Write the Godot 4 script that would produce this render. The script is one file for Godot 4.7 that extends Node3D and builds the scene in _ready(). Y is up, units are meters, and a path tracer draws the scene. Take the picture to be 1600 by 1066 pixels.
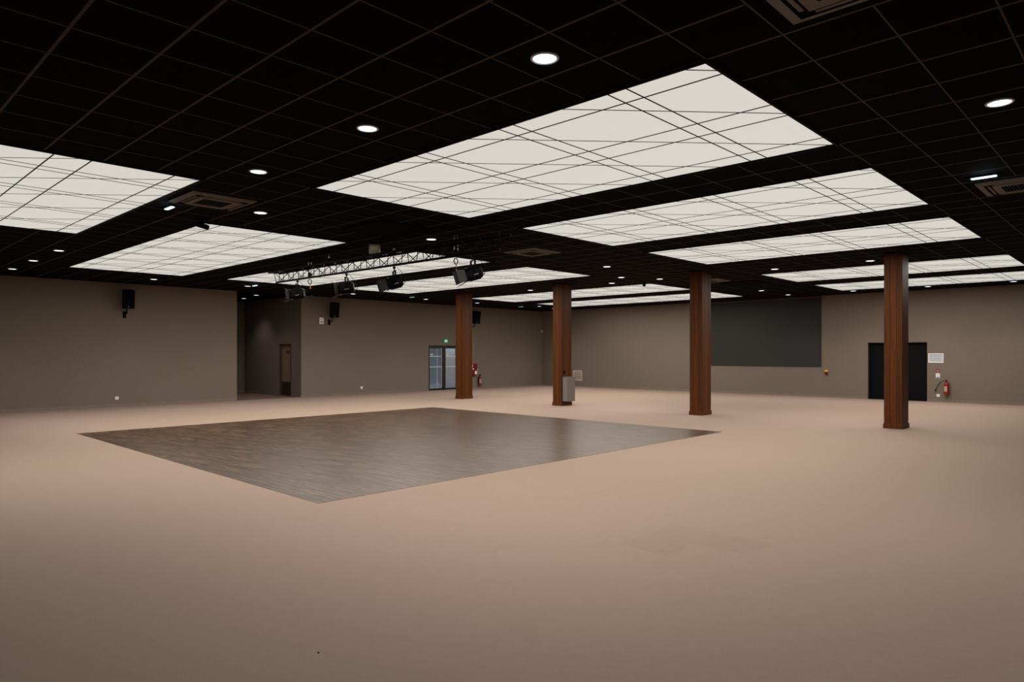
extends Node3D
# An empty function hall: black tiled ceiling with backlit panels, taupe walls, beige carpet, an inlaid wooden dance floor.
# World: +X runs to the wall with the dark doors, -Z to the wall with the glazed door; the camera stands above the origin.

const EYE := 1.745        # camera height
const H := 4.05           # ceiling height
const T := 0.6            # ceiling tile
const U0 := 4.923         # ceiling grid origin: X = U0 + T * u, Z = -(V0 + T * v)
const V0 := 2.596
const XW := 28.3          # wall_right (dark doors)
const ZW := -24.8         # wall_left (glazed door)
const XB := -3.0          # wall_back, behind the camera
const ZF := 7.6           # wall_front, behind the camera
const YAW := 0.7633       # angle of the view from +X towards -Z

const PANEL_GLOW := 0.62
const PANEL_LIGHT := 1.1

var M := {}
var used := {}
# [u0, v0, u1, v1] of the backlit panels
var panels := [
	[0, 0, 5, 10], [7, 0, 12, 10], [14, 0, 19, 10], [24, 0, 29, 10], [31, 0, 36, 10],
	[-7, 11, -2, 21], [-9, -16, -4, -6],  # second one is an added panel, unseen behind the camera, lifting the foreground light
	[0, 16, 5, 31], [7, 16, 12, 31], [14, 16, 19, 31], [24, 16, 29, 31], [31, 16, 36, 31]]
# blocks of two by two tiles taken by air conditioning cassettes
var cassettes := [[-1, 13], [11, 13], [-1, -2], [11, -2], [25, 13]]


func _ready() -> void:
	camera_and_air()
	make_materials()
	walls()
	floor_and_carpet()
	dance_floor()
	ceiling()
	light_panels()
	for c in columns_at():
		column(c)
	corridor()
	doors()
	downlights()
	cassette_units()
	truss()
	wall_things()


func camera_and_air() -> void:
	var c := Camera3D.new()
	c.name = "camera"
	c.projection = Camera3D.PROJECTION_FRUSTUM
	c.near = 0.05
	c.far = 200.0
	c.size = 0.05                       # 1066 px of height over a focal length of 1066 px
	c.frustum_offset = Vector2(0.0, 0.05 * 19.3 / 1066.0)
	add_child(c)
	c.position = Vector3(0, EYE, 0)
	c.rotation.y = YAW - PI / 2
	c.current = true
	var e := Environment.new()
	e.background_mode = Environment.BG_SKY
	var sky := Sky.new()
	var sm := ProceduralSkyMaterial.new()
	sm.sky_top_color = Color(0.50, 0.58, 0.66)
	sm.sky_horizon_color = Color(0.62, 0.66, 0.70)
	sm.ground_bottom_color = Color(0.35, 0.35, 0.35)
	sm.ground_horizon_color = Color(0.5, 0.5, 0.5)
	sky.sky_material = sm
	e.sky = sky
	e.ambient_light_source = Environment.AMBIENT_SOURCE_DISABLED
	e.tonemap_mode = Environment.TONE_MAPPER_LINEAR
	e.tonemap_exposure = 1.0
	e.sdfgi_enabled = true
	e.ssao_enabled = true
	e.ssil_enabled = true
	var w := WorldEnvironment.new()
	w.name = "world_environment"
	w.environment = e
	add_child(w)


# ---------------------------------------------------------------- helpers

func gx(u: float) -> float:
	return U0 + T * u

func gz(v: float) -> float:
	return -(V0 + T * v)

func mb() -> Dictionary:
	return {"v": PackedVector3Array(), "n": PackedVector3Array(), "t": PackedVector2Array(), "c": PackedColorArray()}

func tri(m: Dictionary, a: Vector3, b: Vector3, c: Vector3, n: Vector3, ta: Vector2, tb: Vector2, tc: Vector2, col: Color) -> void:
	if (b - a).cross(c - a).dot(n) > 0.0:
		var s := b
		b = c
		c = s
		var st := tb
		tb = tc
		tc = st
	m.v.append_array([a, b, c])
	m.n.append_array([n, n, n])
	m.t.append_array([ta, tb, tc])
	m.c.append_array([col, col, col])

func flat_uv(p: Vector3, n: Vector3) -> Vector2:
	var a := n.abs()
	if a.x >= a.y and a.x >= a.z:
		return Vector2(p.z, p.y)
	if a.y >= a.z:
		return Vector2(p.x, p.z)
	return Vector2(p.x, p.y)

func quad(m: Dictionary, a: Vector3, b: Vector3, c: Vector3, d: Vector3, n: Vector3, col := Color.WHITE) -> void:
	tri(m, a, b, c, n, flat_uv(a, n), flat_uv(b, n), flat_uv(c, n), col)
	tri(m, a, c, d, n, flat_uv(a, n), flat_uv(c, n), flat_uv(d, n), col)

func box(m: Dictionary, at: Vector3, size: Vector3, turn := Basis.IDENTITY, col := Color.WHITE) -> void:
	var h := size * 0.5
	for axis in 3:
		for s in [-1.0, 1.0]:
			var n := Vector3.ZERO
			n[axis] = s
			var p := []
			for k in [[-1.0, -1.0], [1.0, -1.0], [1.0, 1.0], [-1.0, 1.0]]:
				var q := Vector3.ZERO
				q[axis] = s * h[axis]
				q[(axis + 1) % 3] = k[0] * h[(axis + 1) % 3]
				q[(axis + 2) % 3] = k[1] * h[(axis + 2) % 3]
				p.append(q)
			var w := turn * n
			var uv := []
			for q in p:
				uv.append(flat_uv(q + at, n))
			tri(m, at + turn * p[0], at + turn * p[1], at + turn * p[2], w, uv[0], uv[1], uv[2], col)
			tri(m, at + turn * p[0], at + turn * p[2], at + turn * p[3], w, uv[0], uv[2], uv[3], col)

# a box given by its lowest and highest corner
func span(m: Dictionary, a: Vector3, b: Vector3, col := Color.WHITE) -> void:
	box(m, (a + b) * 0.5, (b - a).abs(), Basis.IDENTITY, col)

# a box with chamfered edges
func cbox(m: Dictionary, at: Vector3, size: Vector3, ch: float, turn := Basis.IDENTITY) -> void:
	var h := size * 0.5
	var P := func(sx: float, sy: float, sz: float, full: int) -> Vector3:
		var q := Vector3(sx * (h.x - ch), sy * (h.y - ch), sz * (h.z - ch))
		q[full] = [sx, sy, sz][full] * h[full]
		return q
	var put := func(pts: Array, n: Vector3) -> void:
		n = n.normalized()
		var w := turn * n
		for k in range(1, pts.size() - 1):
			tri(m, at + turn * pts[0], at + turn * pts[k], at + turn * pts[k + 1], w, flat_uv(pts[0], n), flat_uv(pts[k], n), flat_uv(pts[k + 1], n), Color.WHITE)
	for s in [-1.0, 1.0]:
		put.call([P.call(s, -1, -1, 0), P.call(s, 1, -1, 0), P.call(s, 1, 1, 0), P.call(s, -1, 1, 0)], Vector3(s, 0, 0))
		put.call([P.call(-1, s, -1, 1), P.call(1, s, -1, 1), P.call(1, s, 1, 1), P.call(-1, s, 1, 1)], Vector3(0, s, 0))
		put.call([P.call(-1, -1, s, 2), P.call(1, -1, s, 2), P.call(1, 1, s, 2), P.call(-1, 1, s, 2)], Vector3(0, 0, s))
		for r in [-1.0, 1.0]:
			put.call([P.call(s, r, -1, 0), P.call(s, r, -1, 1), P.call(s, r, 1, 1), P.call(s, r, 1, 0)], Vector3(s, r, 0))
			put.call([P.call(s, -1, r, 0), P.call(s, -1, r, 2), P.call(s, 1, r, 2), P.call(s, 1, r, 0)], Vector3(s, 0, r))
			put.call([P.call(-1, s, r, 1), P.call(-1, s, r, 2), P.call(1, s, r, 2), P.call(1, s, r, 1)], Vector3(0, s, r))
			for q in [-1.0, 1.0]:
				put.call([P.call(s, r, q, 0), P.call(s, r, q, 1), P.call(s, r, q, 2)], Vector3(s, r, q))

func across(d: Vector3) -> Vector3:
	return d.cross(Vector3.UP if absf(d.normalized().y) < 0.9 else Vector3.RIGHT).normalized()

func cyl(m: Dictionary, p: Vector3, q: Vector3, r0: float, r1: float, n := 8, caps := true) -> void:
	var d := (q - p).normalized()
	var x := across(d)
	var y := d.cross(x)
	for k in n:
		var a := TAU * k / n
		var b := TAU * (k + 1) / n
		var ea := x * cos(a) + y * sin(a)
		var eb := x * cos(b) + y * sin(b)
		var mid := (ea + eb).normalized()
		quad(m, p + ea * r0, p + eb * r0, q + eb * r1, q + ea * r1, mid)
		if caps:
			tri(m, p, p + ea * r0, p + eb * r0, -d, Vector2.ZERO, Vector2.RIGHT, Vector2.DOWN, Color.WHITE)
			tri(m, q, q + ea * r1, q + eb * r1, d, Vector2.ZERO, Vector2.RIGHT, Vector2.DOWN, Color.WHITE)

func tube(m: Dictionary, pts: Array, r: float, n := 6) -> void:
	for k in range(pts.size() - 1):
		cyl(m, pts[k], pts[k + 1], r, r, n, true)

# profile: pairs (radius, height) turned about the axis d through at, smooth
func lathe(m: Dictionary, at: Vector3, d: Vector3, profile: Array, n := 16) -> void:
	d = d.normalized()
	var x := across(d)
	var y := d.cross(x)
	for j in range(profile.size() - 1):
		var a: Vector2 = profile[j]
		var b: Vector2 = profile[j + 1]
		var s := Vector2(b.y - a.y, -(b.x - a.x)).normalized()
		for k in n:
			var e := []
			for w in [TAU * k / n, TAU * (k + 1) / n]:
				e.append(x * cos(w) + y * sin(w))
			var nn: Vector3 = ((e[0] + e[1]).normalized() * s.x + d * s.y).normalized()
			quad(m, at + e[0] * a.x + d * a.y, at + e[1] * a.x + d * a.y, at + e[1] * b.x + d * b.y, at + e[0] * b.x + d * b.y, nn)

# a flat polygon in the plane of x and y axes given, extruded along z axis by depth
func prism(m: Dictionary, at: Vector3, turn: Basis, pts: Array, depth: float) -> void:
	var idx := Geometry2D.triangulate_polygon(PackedVector2Array(pts))
	for s in [0.0, 1.0]:
		var off: Vector3 = turn.z * depth * s
		var n := turn.z * (1.0 if s > 0.5 else -1.0)
		for k in range(0, idx.size(), 3):
			var q := []
			for j in 3:
				var w: Vector2 = pts[idx[k + j]]
				q.append(at + turn.x * w.x + turn.y * w.y + off)
			tri(m, q[0], q[1], q[2], n, Vector2.ZERO, Vector2.RIGHT, Vector2.DOWN, Color.WHITE)
	var area := 0.0
	for k in pts.size():
		var a: Vector2 = pts[k]
		var b: Vector2 = pts[(k + 1) % pts.size()]
		area += a.x * b.y - b.x * a.y
	for k in pts.size():
		var a: Vector2 = pts[k]
		var b: Vector2 = pts[(k + 1) % pts.size()]
		var o := Vector2(b.y - a.y, a.x - b.x).normalized() * signf(area)
		var A := at + turn.x * a.x + turn.y * a.y
		var B := at + turn.x * b.x + turn.y * b.y
		quad(m, A, B, B + turn.z * depth, A + turn.z * depth, turn.x * o.x + turn.y * o.y)

func done(m: Dictionary) -> ArrayMesh:
	var arrays := []
	arrays.resize(Mesh.ARRAY_MAX)
	arrays[Mesh.ARRAY_VERTEX] = m.v
	arrays[Mesh.ARRAY_NORMAL] = m.n
	arrays[Mesh.ARRAY_TEX_UV] = m.t
	arrays[Mesh.ARRAY_COLOR] = m.c
	var a := ArrayMesh.new()
	a.add_surface_from_arrays(Mesh.PRIMITIVE_TRIANGLES, arrays)
	return a

func numbered(called: String) -> String:
	used[called] = used.get(called, 0) + 1
	return called if used[called] == 1 else "%s_%03d" % [called, used[called] - 1]

# one named mesh; top-level unless a parent is given
func obj(called: String, m, material: Material, parent: Node = self, at := Vector3.ZERO) -> MeshInstance3D:
	var o := MeshInstance3D.new()
	o.name = numbered(called) if parent == self else called
	o.mesh = m if m is Mesh else done(m)
	o.material_override = material
	o.position = at
	parent.add_child(o, true)
	return o

func tag(o: Node, label: String, category: String, group := "") -> Node:
	o.set_meta("label", label)
	o.set_meta("category", category)
	if group:
		o.set_meta("group", group)
	return o

func thing(called: String, label: String, category: String, at := Vector3.ZERO, group := "") -> Node3D:
	var o := Node3D.new()
	o.name = numbered(called)
	add_child(o)
	o.position = at
	tag(o, label, category, group)
	return o

func setting(called: String) -> Node3D:
	var o := Node3D.new()
	o.name = numbered(called)
	add_child(o)
	o.set_meta("kind", "structure")
	return o

func struct(called: String, m, material: Material, parent: Node = self) -> MeshInstance3D:
	var o := obj(called, m, material, parent)
	if parent == self:
		o.set_meta("kind", "structure")
	return o


# ---------------------------------------------------------------- materials

func plain(color: Color, rough := 0.8, metal := 0.0) -> StandardMaterial3D:
	var s := StandardMaterial3D.new()
	s.albedo_color = color
	s.roughness = rough
	s.metallic = metal
	return s

func glow(color: Color, energy: float) -> StandardMaterial3D:
	var s := plain(Color(0.9, 0.9, 0.9), 0.6)
	s.emission_enabled = true
	s.emission = color
	s.emission_energy_multiplier = energy
	return s

func noise(seed_: int, freq: float, octaves := 3) -> FastNoiseLite:
	var n := FastNoiseLite.new()
	n.seed = seed_
	n.frequency = freq
	n.fractal_octaves = octaves
	n.noise_type = FastNoiseLite.TYPE_SIMPLEX_SMOOTH
	return n

# a speckled surface: brightness varies round 1 by a fine and a coarse grain
func speckle(seed_: int, fine: float, coarse: float, side := 512) -> ImageTexture:
	var a := noise(seed_, 0.35, 2).get_seamless_image(side, side)
	var b := noise(seed_ + 7, 0.02, 4).get_seamless_image(side, side)
	var im := Image.create(side, side, true, Image.FORMAT_RGB8)
	for y in side:
		for x in side:
			var g := 0.9 + (a.get_pixel(x, y).r - 0.5) * fine + (b.get_pixel(x, y).r - 0.5) * coarse
			im.set_pixel(x, y, Color(g, g, g))
	im.generate_mipmaps()
	return ImageTexture.create_from_image(im)

# wood: streaks run along v (down the image)
func wood(seed_: int, dark: Color, light: Color, contrast: float, w := 256, h := 512) -> ImageTexture:
	var n1 := noise(seed_, 0.06, 3)
	var n2 := noise(seed_ + 3, 0.35, 2)
	var im := Image.create(w, h, true, Image.FORMAT_RGB8)
	for y in h:
		for x in w:
			# blended at the ends so that it repeats
			var k := clampf((y - h + 64) / 64.0, 0.0, 1.0)
			var g := lerpf(n1.get_noise_2d(x, y * 0.05), n1.get_noise_2d(x, (y - h) * 0.05), k) * 0.9
			g += lerpf(n2.get_noise_2d(x, y * 0.04), n2.get_noise_2d(x, (y - h) * 0.04), k) * 0.6
			im.set_pixel(x, y, dark.lerp(light, clampf(0.5 + g * contrast, 0.0, 1.0)))
	im.generate_mipmaps()
	return ImageTexture.create_from_image(im)

# vinyl plank: an even ground with short thin dark streaks along v
func streaked(seed_: int, dark: Color, light: Color, w := 256, h := 512) -> ImageTexture:
	var n1 := noise(seed_, 0.10, 2)
	var n2 := noise(seed_ + 3, 0.03, 2)
	var im := Image.create(w, h, true, Image.FORMAT_RGB8)
	for y in h:
		for x in w:
			var k := clampf((y - h + 64) / 64.0, 0.0, 1.0)
			var a := lerpf(n1.get_noise_2d(x, y * 0.05), n1.get_noise_2d(x, (y - h) * 0.05), k)
			var b := lerpf(n2.get_noise_2d(x, y * 0.10), n2.get_noise_2d(x, (y - h) * 0.10), k)
			im.set_pixel(x, y, dark.lerp(light, clampf(0.80 + 0.22 * b - 3.2 * maxf(0.0, a - 0.08), 0.0, 1.0)))
	im.generate_mipmaps()
	return ImageTexture.create_from_image(im)

func grained(color: Color, tex: Texture2D, scale: float, rough := 0.9) -> StandardMaterial3D:
	var s := plain(color, rough)
	s.albedo_texture = tex
	s.uv1_triplanar = true
	s.uv1_world_triplanar = true
	s.uv1_scale = Vector3.ONE * scale
	return s

func make_materials() -> void:
	var grain := speckle(11, 0.16, 0.05)
	var pile := speckle(23, 0.24, 0.03)
	var fleck := speckle(31, 1.1, 0.2)
	M.wall = grained(Color(0.475, 0.425, 0.378), grain, 0.9, 0.85)
	M.base = grained(Color(0.50, 0.445, 0.39), grain, 0.9, 0.6)
	M.carpet = grained(Color(0.61, 0.522, 0.462), pile, 0.8, 0.95)
	M.carpet.vertex_color_use_as_albedo = true
	M.carpet_dark = grained(Color(0.593, 0.506, 0.448), pile, 0.8, 0.95)
	M.corridor_carpet = grained(Color(0.44, 0.33, 0.285), pile, 0.8, 0.95)
	M.slab = plain(Color(0.4, 0.39, 0.38), 0.9)
	M.tile = grained(Color(0.032, 0.028, 0.024), fleck, 1.2, 0.95)
	M.tile.metallic_specular = 0.15
	M.runner = plain(Color(0.215, 0.19, 0.172), 0.7)
	M.runner.metallic_specular = 0.3
	M.black = plain(Color(0.03, 0.03, 0.032), 0.7)
	M.void = plain(Color(0.02, 0.02, 0.02), 0.95)
	M.line = plain(Color(0.03, 0.03, 0.045), 0.8)
	M.membrane = glow(Color(1.0, 0.992, 0.955), PANEL_GLOW)
	M.membrane.albedo_color = Color(0.5, 0.5, 0.5)
	M.panel_black = grained(Color(0.12, 0.115, 0.108), fleck, 0.6, 0.75)
	M.column = []
	for k in 3:
		var s := plain(Color(1, 1, 1) * [1.0, 0.94, 1.05][k], 0.5)
		s.metallic_specular = 0.25
		s.albedo_texture = wood(41 + k, Color(0.235, 0.115, 0.045), Color(0.385, 0.215, 0.09), 0.55)
		s.uv1_scale = Vector3(1.6, 0.4, 1)
		M.column.append(s)
	M.plinth = M.column[2]
	M.plank = []
	for k in 5:
		var s := plain(Color(1, 1, 1) * [1.0, 0.95, 0.90, 0.97, 1.04][k], 0.31)
		s.albedo_texture = streaked(61 + k, Color(0.11, 0.078, 0.055), Color(0.415, 0.318, 0.252))
		s.uv1_scale = Vector3(1.2, 0.32, 1)
		s.metallic_specular = 0.24
		M.plank.append(s)
	M.metal_dark = plain(Color(0.10, 0.10, 0.11), 0.45, 0.3)
	M.truss = plain(Color(0.04, 0.04, 0.04), 0.55)
	M.lamp_black = plain(Color(0.05, 0.05, 0.06), 0.5)
	M.door_flap = plain(Color(0.25, 0.245, 0.245), 0.6)
	M.steel = plain(Color(0.55, 0.56, 0.58), 0.35, 0.8)
	M.white = plain(Color(0.88, 0.87, 0.84), 0.5)
	M.trim_white = plain(Color(0.80, 0.80, 0.84), 0.5)
	M.grey = plain(Color(0.42, 0.395, 0.375), 0.5)
	M.cassette = plain(Color(0.345, 0.31, 0.28), 0.6)
	M.red = plain(Color(0.46, 0.06, 0.07), 0.35)
	M.red_dark = plain(Color(0.40, 0.055, 0.06), 0.4)
	M.yellow = plain(Color(0.85, 0.65, 0.10), 0.5)
	M.box_grey = plain(Color(0.72, 0.72, 0.70), 0.5)
	M.label_cream = plain(Color(0.95, 0.94, 0.78), 0.5)
	M.grille = plain(Color(0.74, 0.68, 0.62), 0.6)
	M.cream = plain(Color(0.80, 0.78, 0.62), 0.6)
	M.blue_label = plain(Color(0.45, 0.45, 0.72), 0.6)
	M.door_black = grained(Color(0.072, 0.076, 0.082), fleck, 1.0, 0.6)
	M.brown_door = grained(Color(0.54, 0.44, 0.36), grain, 1.0, 0.6)
	M.brown_frame = plain(Color(0.26, 0.20, 0.165), 0.6)
	M.kick = plain(Color(0.20, 0.17, 0.14), 0.4, 0.3)
	M.alu_frame = plain(Color(0.10, 0.105, 0.115), 0.4, 0.2)
	M.bar = plain(Color(0.72, 0.75, 0.78), 0.4)
	M.conduit = plain(Color(0.62, 0.55, 0.49), 0.6)
	M.strap = plain(Color(0.70, 0.53, 0.14), 0.7)
	M.outside = plain(Color(0.55, 0.58, 0.60), 0.9)
	M.terrace = plain(Color(0.72, 0.69, 0.68), 0.9)
	var g := StandardMaterial3D.new()
	g.transparency = BaseMaterial3D.TRANSPARENCY_ALPHA
	g.albedo_color = Color(0.55, 0.62, 0.68, 0.16)
	g.roughness = 0.03
	M.glass = g
	M.lens = glow(Color(0.90, 0.94, 1.0), 3.0)
	M.emergency = glow(Color(0.80, 0.97, 1.0), 1.8)
	M.emergency_dim = glow(Color(0.50, 0.85, 0.78), 0.35)
	var fl := StandardMaterial3D.new()
	fl.albedo_color = Color(0.25, 0.26, 0.28)
	fl.roughness = 0.08
	M.fresnel = fl
	for k in ["black", "void", "truss", "lamp_black", "door_black", "metal_dark", "door_flap"]:
		M[k].metallic_specular = 0.15


# ---------------------------------------------------------------- structure

func walls() -> void:
	var t := 0.3
	# wall_left: openings for the corridor (to the ceiling) and for the glazed door
	var m := mb()
	span(m, Vector3(XB, 0, ZW - t), Vector3(11.2, H + 0.3, ZW))
	span(m, Vector3(13.8, 0, ZW - t), Vector3(20.3, H + 0.3, ZW))
	span(m, Vector3(22.2, 0, ZW - t), Vector3(XW + t, H + 0.3, ZW))
	span(m, Vector3(20.3, 2.12, ZW - t), Vector3(22.2, H + 0.3, ZW))
	struct("wall_left", m, M.wall)
	# wall_right: opening for the dark double door
	m = mb()
	span(m, Vector3(XW, 0, ZW), Vector3(XW + t, H + 0.3, -8.22))
	span(m, Vector3(XW, 0, -6.23), Vector3(XW + t, H + 0.3, ZF))
	span(m, Vector3(XW, 2.15, -8.22), Vector3(XW + t, H + 0.3, -6.23))
	struct("wall_right", m, M.wall)
	m = mb()
	span(m, Vector3(XB - t, 0, ZW - t), Vector3(XB, H + 0.3, ZF + t))
	struct("wall_back", m, M.wall)
	m = mb()
	span(m, Vector3(XB, 0, ZF), Vector3(XW + t, H + 0.3, ZF + t))
	struct("wall_front", m, M.wall)
	# baseboards
	var bl := setting("baseboard_left")
	for s in [[XB, 11.2], [13.8, 20.3], [22.2, XW]]:
		m = mb()
		span(m, Vector3(s[0], 0, ZW), Vector3(s[1], 0.09, ZW + 0.014))
		struct("board", m, M.base, bl)
	var br := setting("baseboard_right")
	for s in [[ZW + 0.014, -8.22], [-6.23, ZF]]:
		m = mb()
		span(m, Vector3(XW - 0.014, 0, s[0]), Vector3(XW, 0.09, s[1]))
		struct("board", m, M.base, br)


# pixel of a point, to pick the pieces that show largest
func seen(p: Vector3) -> float:
	var fw := p.x * cos(YAW) - p.z * sin(YAW)
	var rt := p.x * sin(YAW) + p.z * cos(YAW)
	if fw < 0.8:
		return 1e9
	var x := 800.0 + 1066.0 * rt / fw
	var y := 552.3 - 1066.0 * (p.y - EYE) / fw
	if x < -120.0 or x > 1720.0 or y < -90.0 or y > 1150.0:
		return 1e9
	return fw

const DX := 4.17
const DZ := -17.1

func floor_and_carpet() -> void:
	var f := setting("floor")
	var m := mb()
	span(m, Vector3(XB - 0.3, -0.3, ZW - 0.3), Vector3(XW + 0.3, -0.012, ZF + 0.3))
	obj("slab", m, M.slab, f)
	var s := 0.5
	var cells := []
	for i in range(-15, 50):
		for k in range(-17, 51):
			var a := Vector2(maxf(DX + s * i, XB), maxf(DZ + s * k, ZW))
			var b := Vector2(minf(DX + s * (i + 1), XW), minf(DZ + s * (k + 1), ZF))
			if b.x - a.x < 0.01 or b.y - a.y < 0.01 or (i >= 0 and i < 20 and k >= 0 and k < 20):
				continue
			var c := Vector3((a.x + b.x) / 2, 0, (a.y + b.y) / 2)
			cells.append([seen(c), a, b])
	cells.sort_custom(func(p, q): return p[0] < q[0])
	var rng := RandomNumberGenerator.new()
	rng.seed = 5
	var whole := mb()
	span(whole, Vector3(-s / 2, -0.012, -s / 2), Vector3(s / 2, 0, s / 2))
	var whole_mesh := done(whole)
	var field := mb()
	var darker := [Vector2(5.42, -3.35), Vector2(5.92, -3.35), Vector2(5.92, -2.85)]
	for n in cells.size():
		var a: Vector2 = cells[n][1]
		var b: Vector2 = cells[n][2]
		var c := (a + b) / 2
		if n < 300 and (b - a).is_equal_approx(Vector2(s, s)):
			var dark := false
			for d in darker:
				dark = dark or (absf(c.x - d.x) < 0.25 and absf(c.y - d.y) < 0.25)
			obj("carpet_tile", whole_mesh, M.carpet_dark if dark else M.carpet, f, Vector3(c.x, 0, c.y))
		else:
			var g := 1.0 + rng.randf_range(-0.012, 0.008)
			span(field, Vector3(a.x, -0.012, a.y), Vector3(b.x, 0, b.y), Color(g, g, g))
	var o := obj("carpet_tile_field", field, M.carpet, f)
	o.set_meta("kind", "stuff")


func dance_floor() -> void:
	var d := thing("dance_floor", "square dance floor of grey-brown wooden planks set into the beige carpet", "dance floor", Vector3(DX, 0, DZ))
	var w := 0.2
	var l := 1.25
	var rng := RandomNumberGenerator.new()
	rng.seed = 9
	var cut := {}
	var boards := []
	for i in 50:
		var z: float = -[0.0, 0.55, 0.2, 0.85, 0.4, 1.05][i % 6] - (0.11 if i % 4 == 1 else 0.0)
		while z < 10.0:
			var a := maxf(z, 0.0)
			var b := minf(z + l, 10.0)
			if b - a > 0.05:
				boards.append([seen(Vector3(DX + (i + 0.5) * w, 0, DZ + (a + b) / 2)), i * w, a, b, rng.randi() % 5])
			z += l
	boards.sort_custom(func(p, q): return p[0] < q[0])
	var rest := [mb(), mb(), mb(), mb(), mb()]
	for n in boards.size():
		var p: Array = boards[n]
		if n < 300:
			var key := "%.2f" % (p[3] - p[2])
			if not cut.has(key):
				var m := mb()
				cbox(m, Vector3(w / 2, -0.004, (p[3] - p[2]) / 2), Vector3(w - 0.001, 0.014, p[3] - p[2] - 0.001), 0.0012)
				cut[key] = done(m)
			obj("plank", cut[key], M.plank[p[4]], d, Vector3(p[1], 0, p[2]))
		else:
			cbox(rest[p[4]], Vector3(p[1] + w / 2, -0.004, (p[2] + p[3]) / 2), Vector3(w - 0.001, 0.014, p[3] - p[2] - 0.001), 0.0012)
	for k in 5:
		if rest[k].v.size():
			var o := obj("plank_field", rest[k], M.plank[k], d)
			o.set_meta("kind", "stuff")


# what is left of the stretch [from, to] when the cuts are taken out
func without(from: float, to: float, cuts: Array) -> Array:
	var out := [[from, to]]
	for c in cuts:
		var next := []
		for s in out:
			if c[1] <= s[0] or c[0] >= s[1]:
				next.append(s)
				continue
			if c[0] > s[0]:
				next.append([s[0], c[0]])
			if c[1] < s[1]:
				next.append([c[1], s[1]])
		out = next
	return out

func blocks() -> Array:
	var b := panels.duplicate()
	for c in cassettes:
		b.append([c[0] - 1, c[1] - 1, c[0] + 1, c[1] + 1])
	return b

func ceiling() -> void:
	var c := setting("ceiling")
	var m := mb()
	span(m, Vector3(XB, H + 0.10, ZW), Vector3(XW, H + 0.3, ZF))
	obj("slab", m, M.slab, c)
	var ua := (XB - U0) / T
	var ub := (XW - U0) / T
	var va := (-ZF - V0) / T
	var vb := (-ZW - V0) / T
	var bl := blocks()
	# runners of the suspended grid
	for k in range(ceili(ua), floori(ub) + 1):
		var cuts := []
		for b in bl:
			if k > b[0] and k < b[2]:
				cuts.append([b[1], b[3]])
		for s in without(va, vb, cuts):
			m = mb()
			span(m, Vector3(gx(k) - 0.012, H, gz(s[1])), Vector3(gx(k) + 0.012, H + 0.03, gz(s[0])))
			obj("main_runner", m, M.runner, c)
	for k in range(ceili(va), floori(vb) + 1):
		var cuts := []
		for b in bl:
			if k > b[1] and k < b[3]:
				cuts.append([b[0], b[2]])
		for s in without(ua, ub, cuts):
			m = mb()
			span(m, Vector3(gx(s[0]), H + 0.001, gz(k) - 0.007), Vector3(gx(s[1]), H + 0.03, gz(k) + 0.007))
			obj("cross_runner", m, M.runner, c)
	# tiles
	var cells := []
	for i in range(floori(ua), ceili(ub)):
		for k in range(floori(va), ceili(vb)):
			var taken := false
			for b in bl:
				taken = taken or (i >= b[0] and i < b[2] and k >= b[1] and k < b[3])
			if taken:
				continue
			var a := Vector2(maxf(i, ua), maxf(k, va))
			var b2 := Vector2(minf(i + 1, ub), minf(k + 1, vb))
			cells.append([seen(Vector3(gx((a.x + b2.x) / 2), H, gz((a.y + b2.y) / 2))), a, b2])
	cells.sort_custom(func(p, q): return p[0] < q[0])
	var whole := mb()
	cbox(whole, Vector3(0, 0.009, 0), Vector3(0.580, 0.016, 0.588), 0.003)
	var whole_mesh := done(whole)
	var field := mb()
	for n in cells.size():
		var a: Vector2 = cells[n][1]
		var b: Vector2 = cells[n][2]
		var full := (b - a).is_equal_approx(Vector2.ONE)
		if n < 300 and full:
			obj("ceiling_tile", whole_mesh, M.tile, c, Vector3(gx(a.x + 0.5), H + 0.003, gz(a.y + 0.5)))
		else:
			span(field, Vector3(gx(a.x) + 0.009, H + 0.004, gz(b.y) + 0.009), Vector3(gx(b.x) - 0.009, H + 0.02, gz(a.y) - 0.009))
	var o := obj("ceiling_tile_field", field, M.tile, c)
	o.set_meta("kind", "stuff")
	# infill round the air conditioning cassettes
	for q in cassettes:
		m = mb()
		box(m, Vector3(gx(q[0]), H + 0.012, gz(q[1])), Vector3(1.17, 0.016, 1.17))
		obj("infill_panel", m, M.void, c)


func clip_line(p: Vector2, d: Vector2, lo: Vector2, hi: Vector2) -> Array:
	var t0 := -1e9
	var t1 := 1e9
	for k in 2:
		if absf(d[k]) < 1e-9:
			continue
		var a := (lo[k] - p[k]) / d[k]
		var b := (hi[k] - p[k]) / d[k]
		t0 = maxf(t0, minf(a, b))
		t1 = minf(t1, maxf(a, b))
	return [p + d * t0, p + d * t1] if t1 - t0 > 0.05 else []

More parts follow.
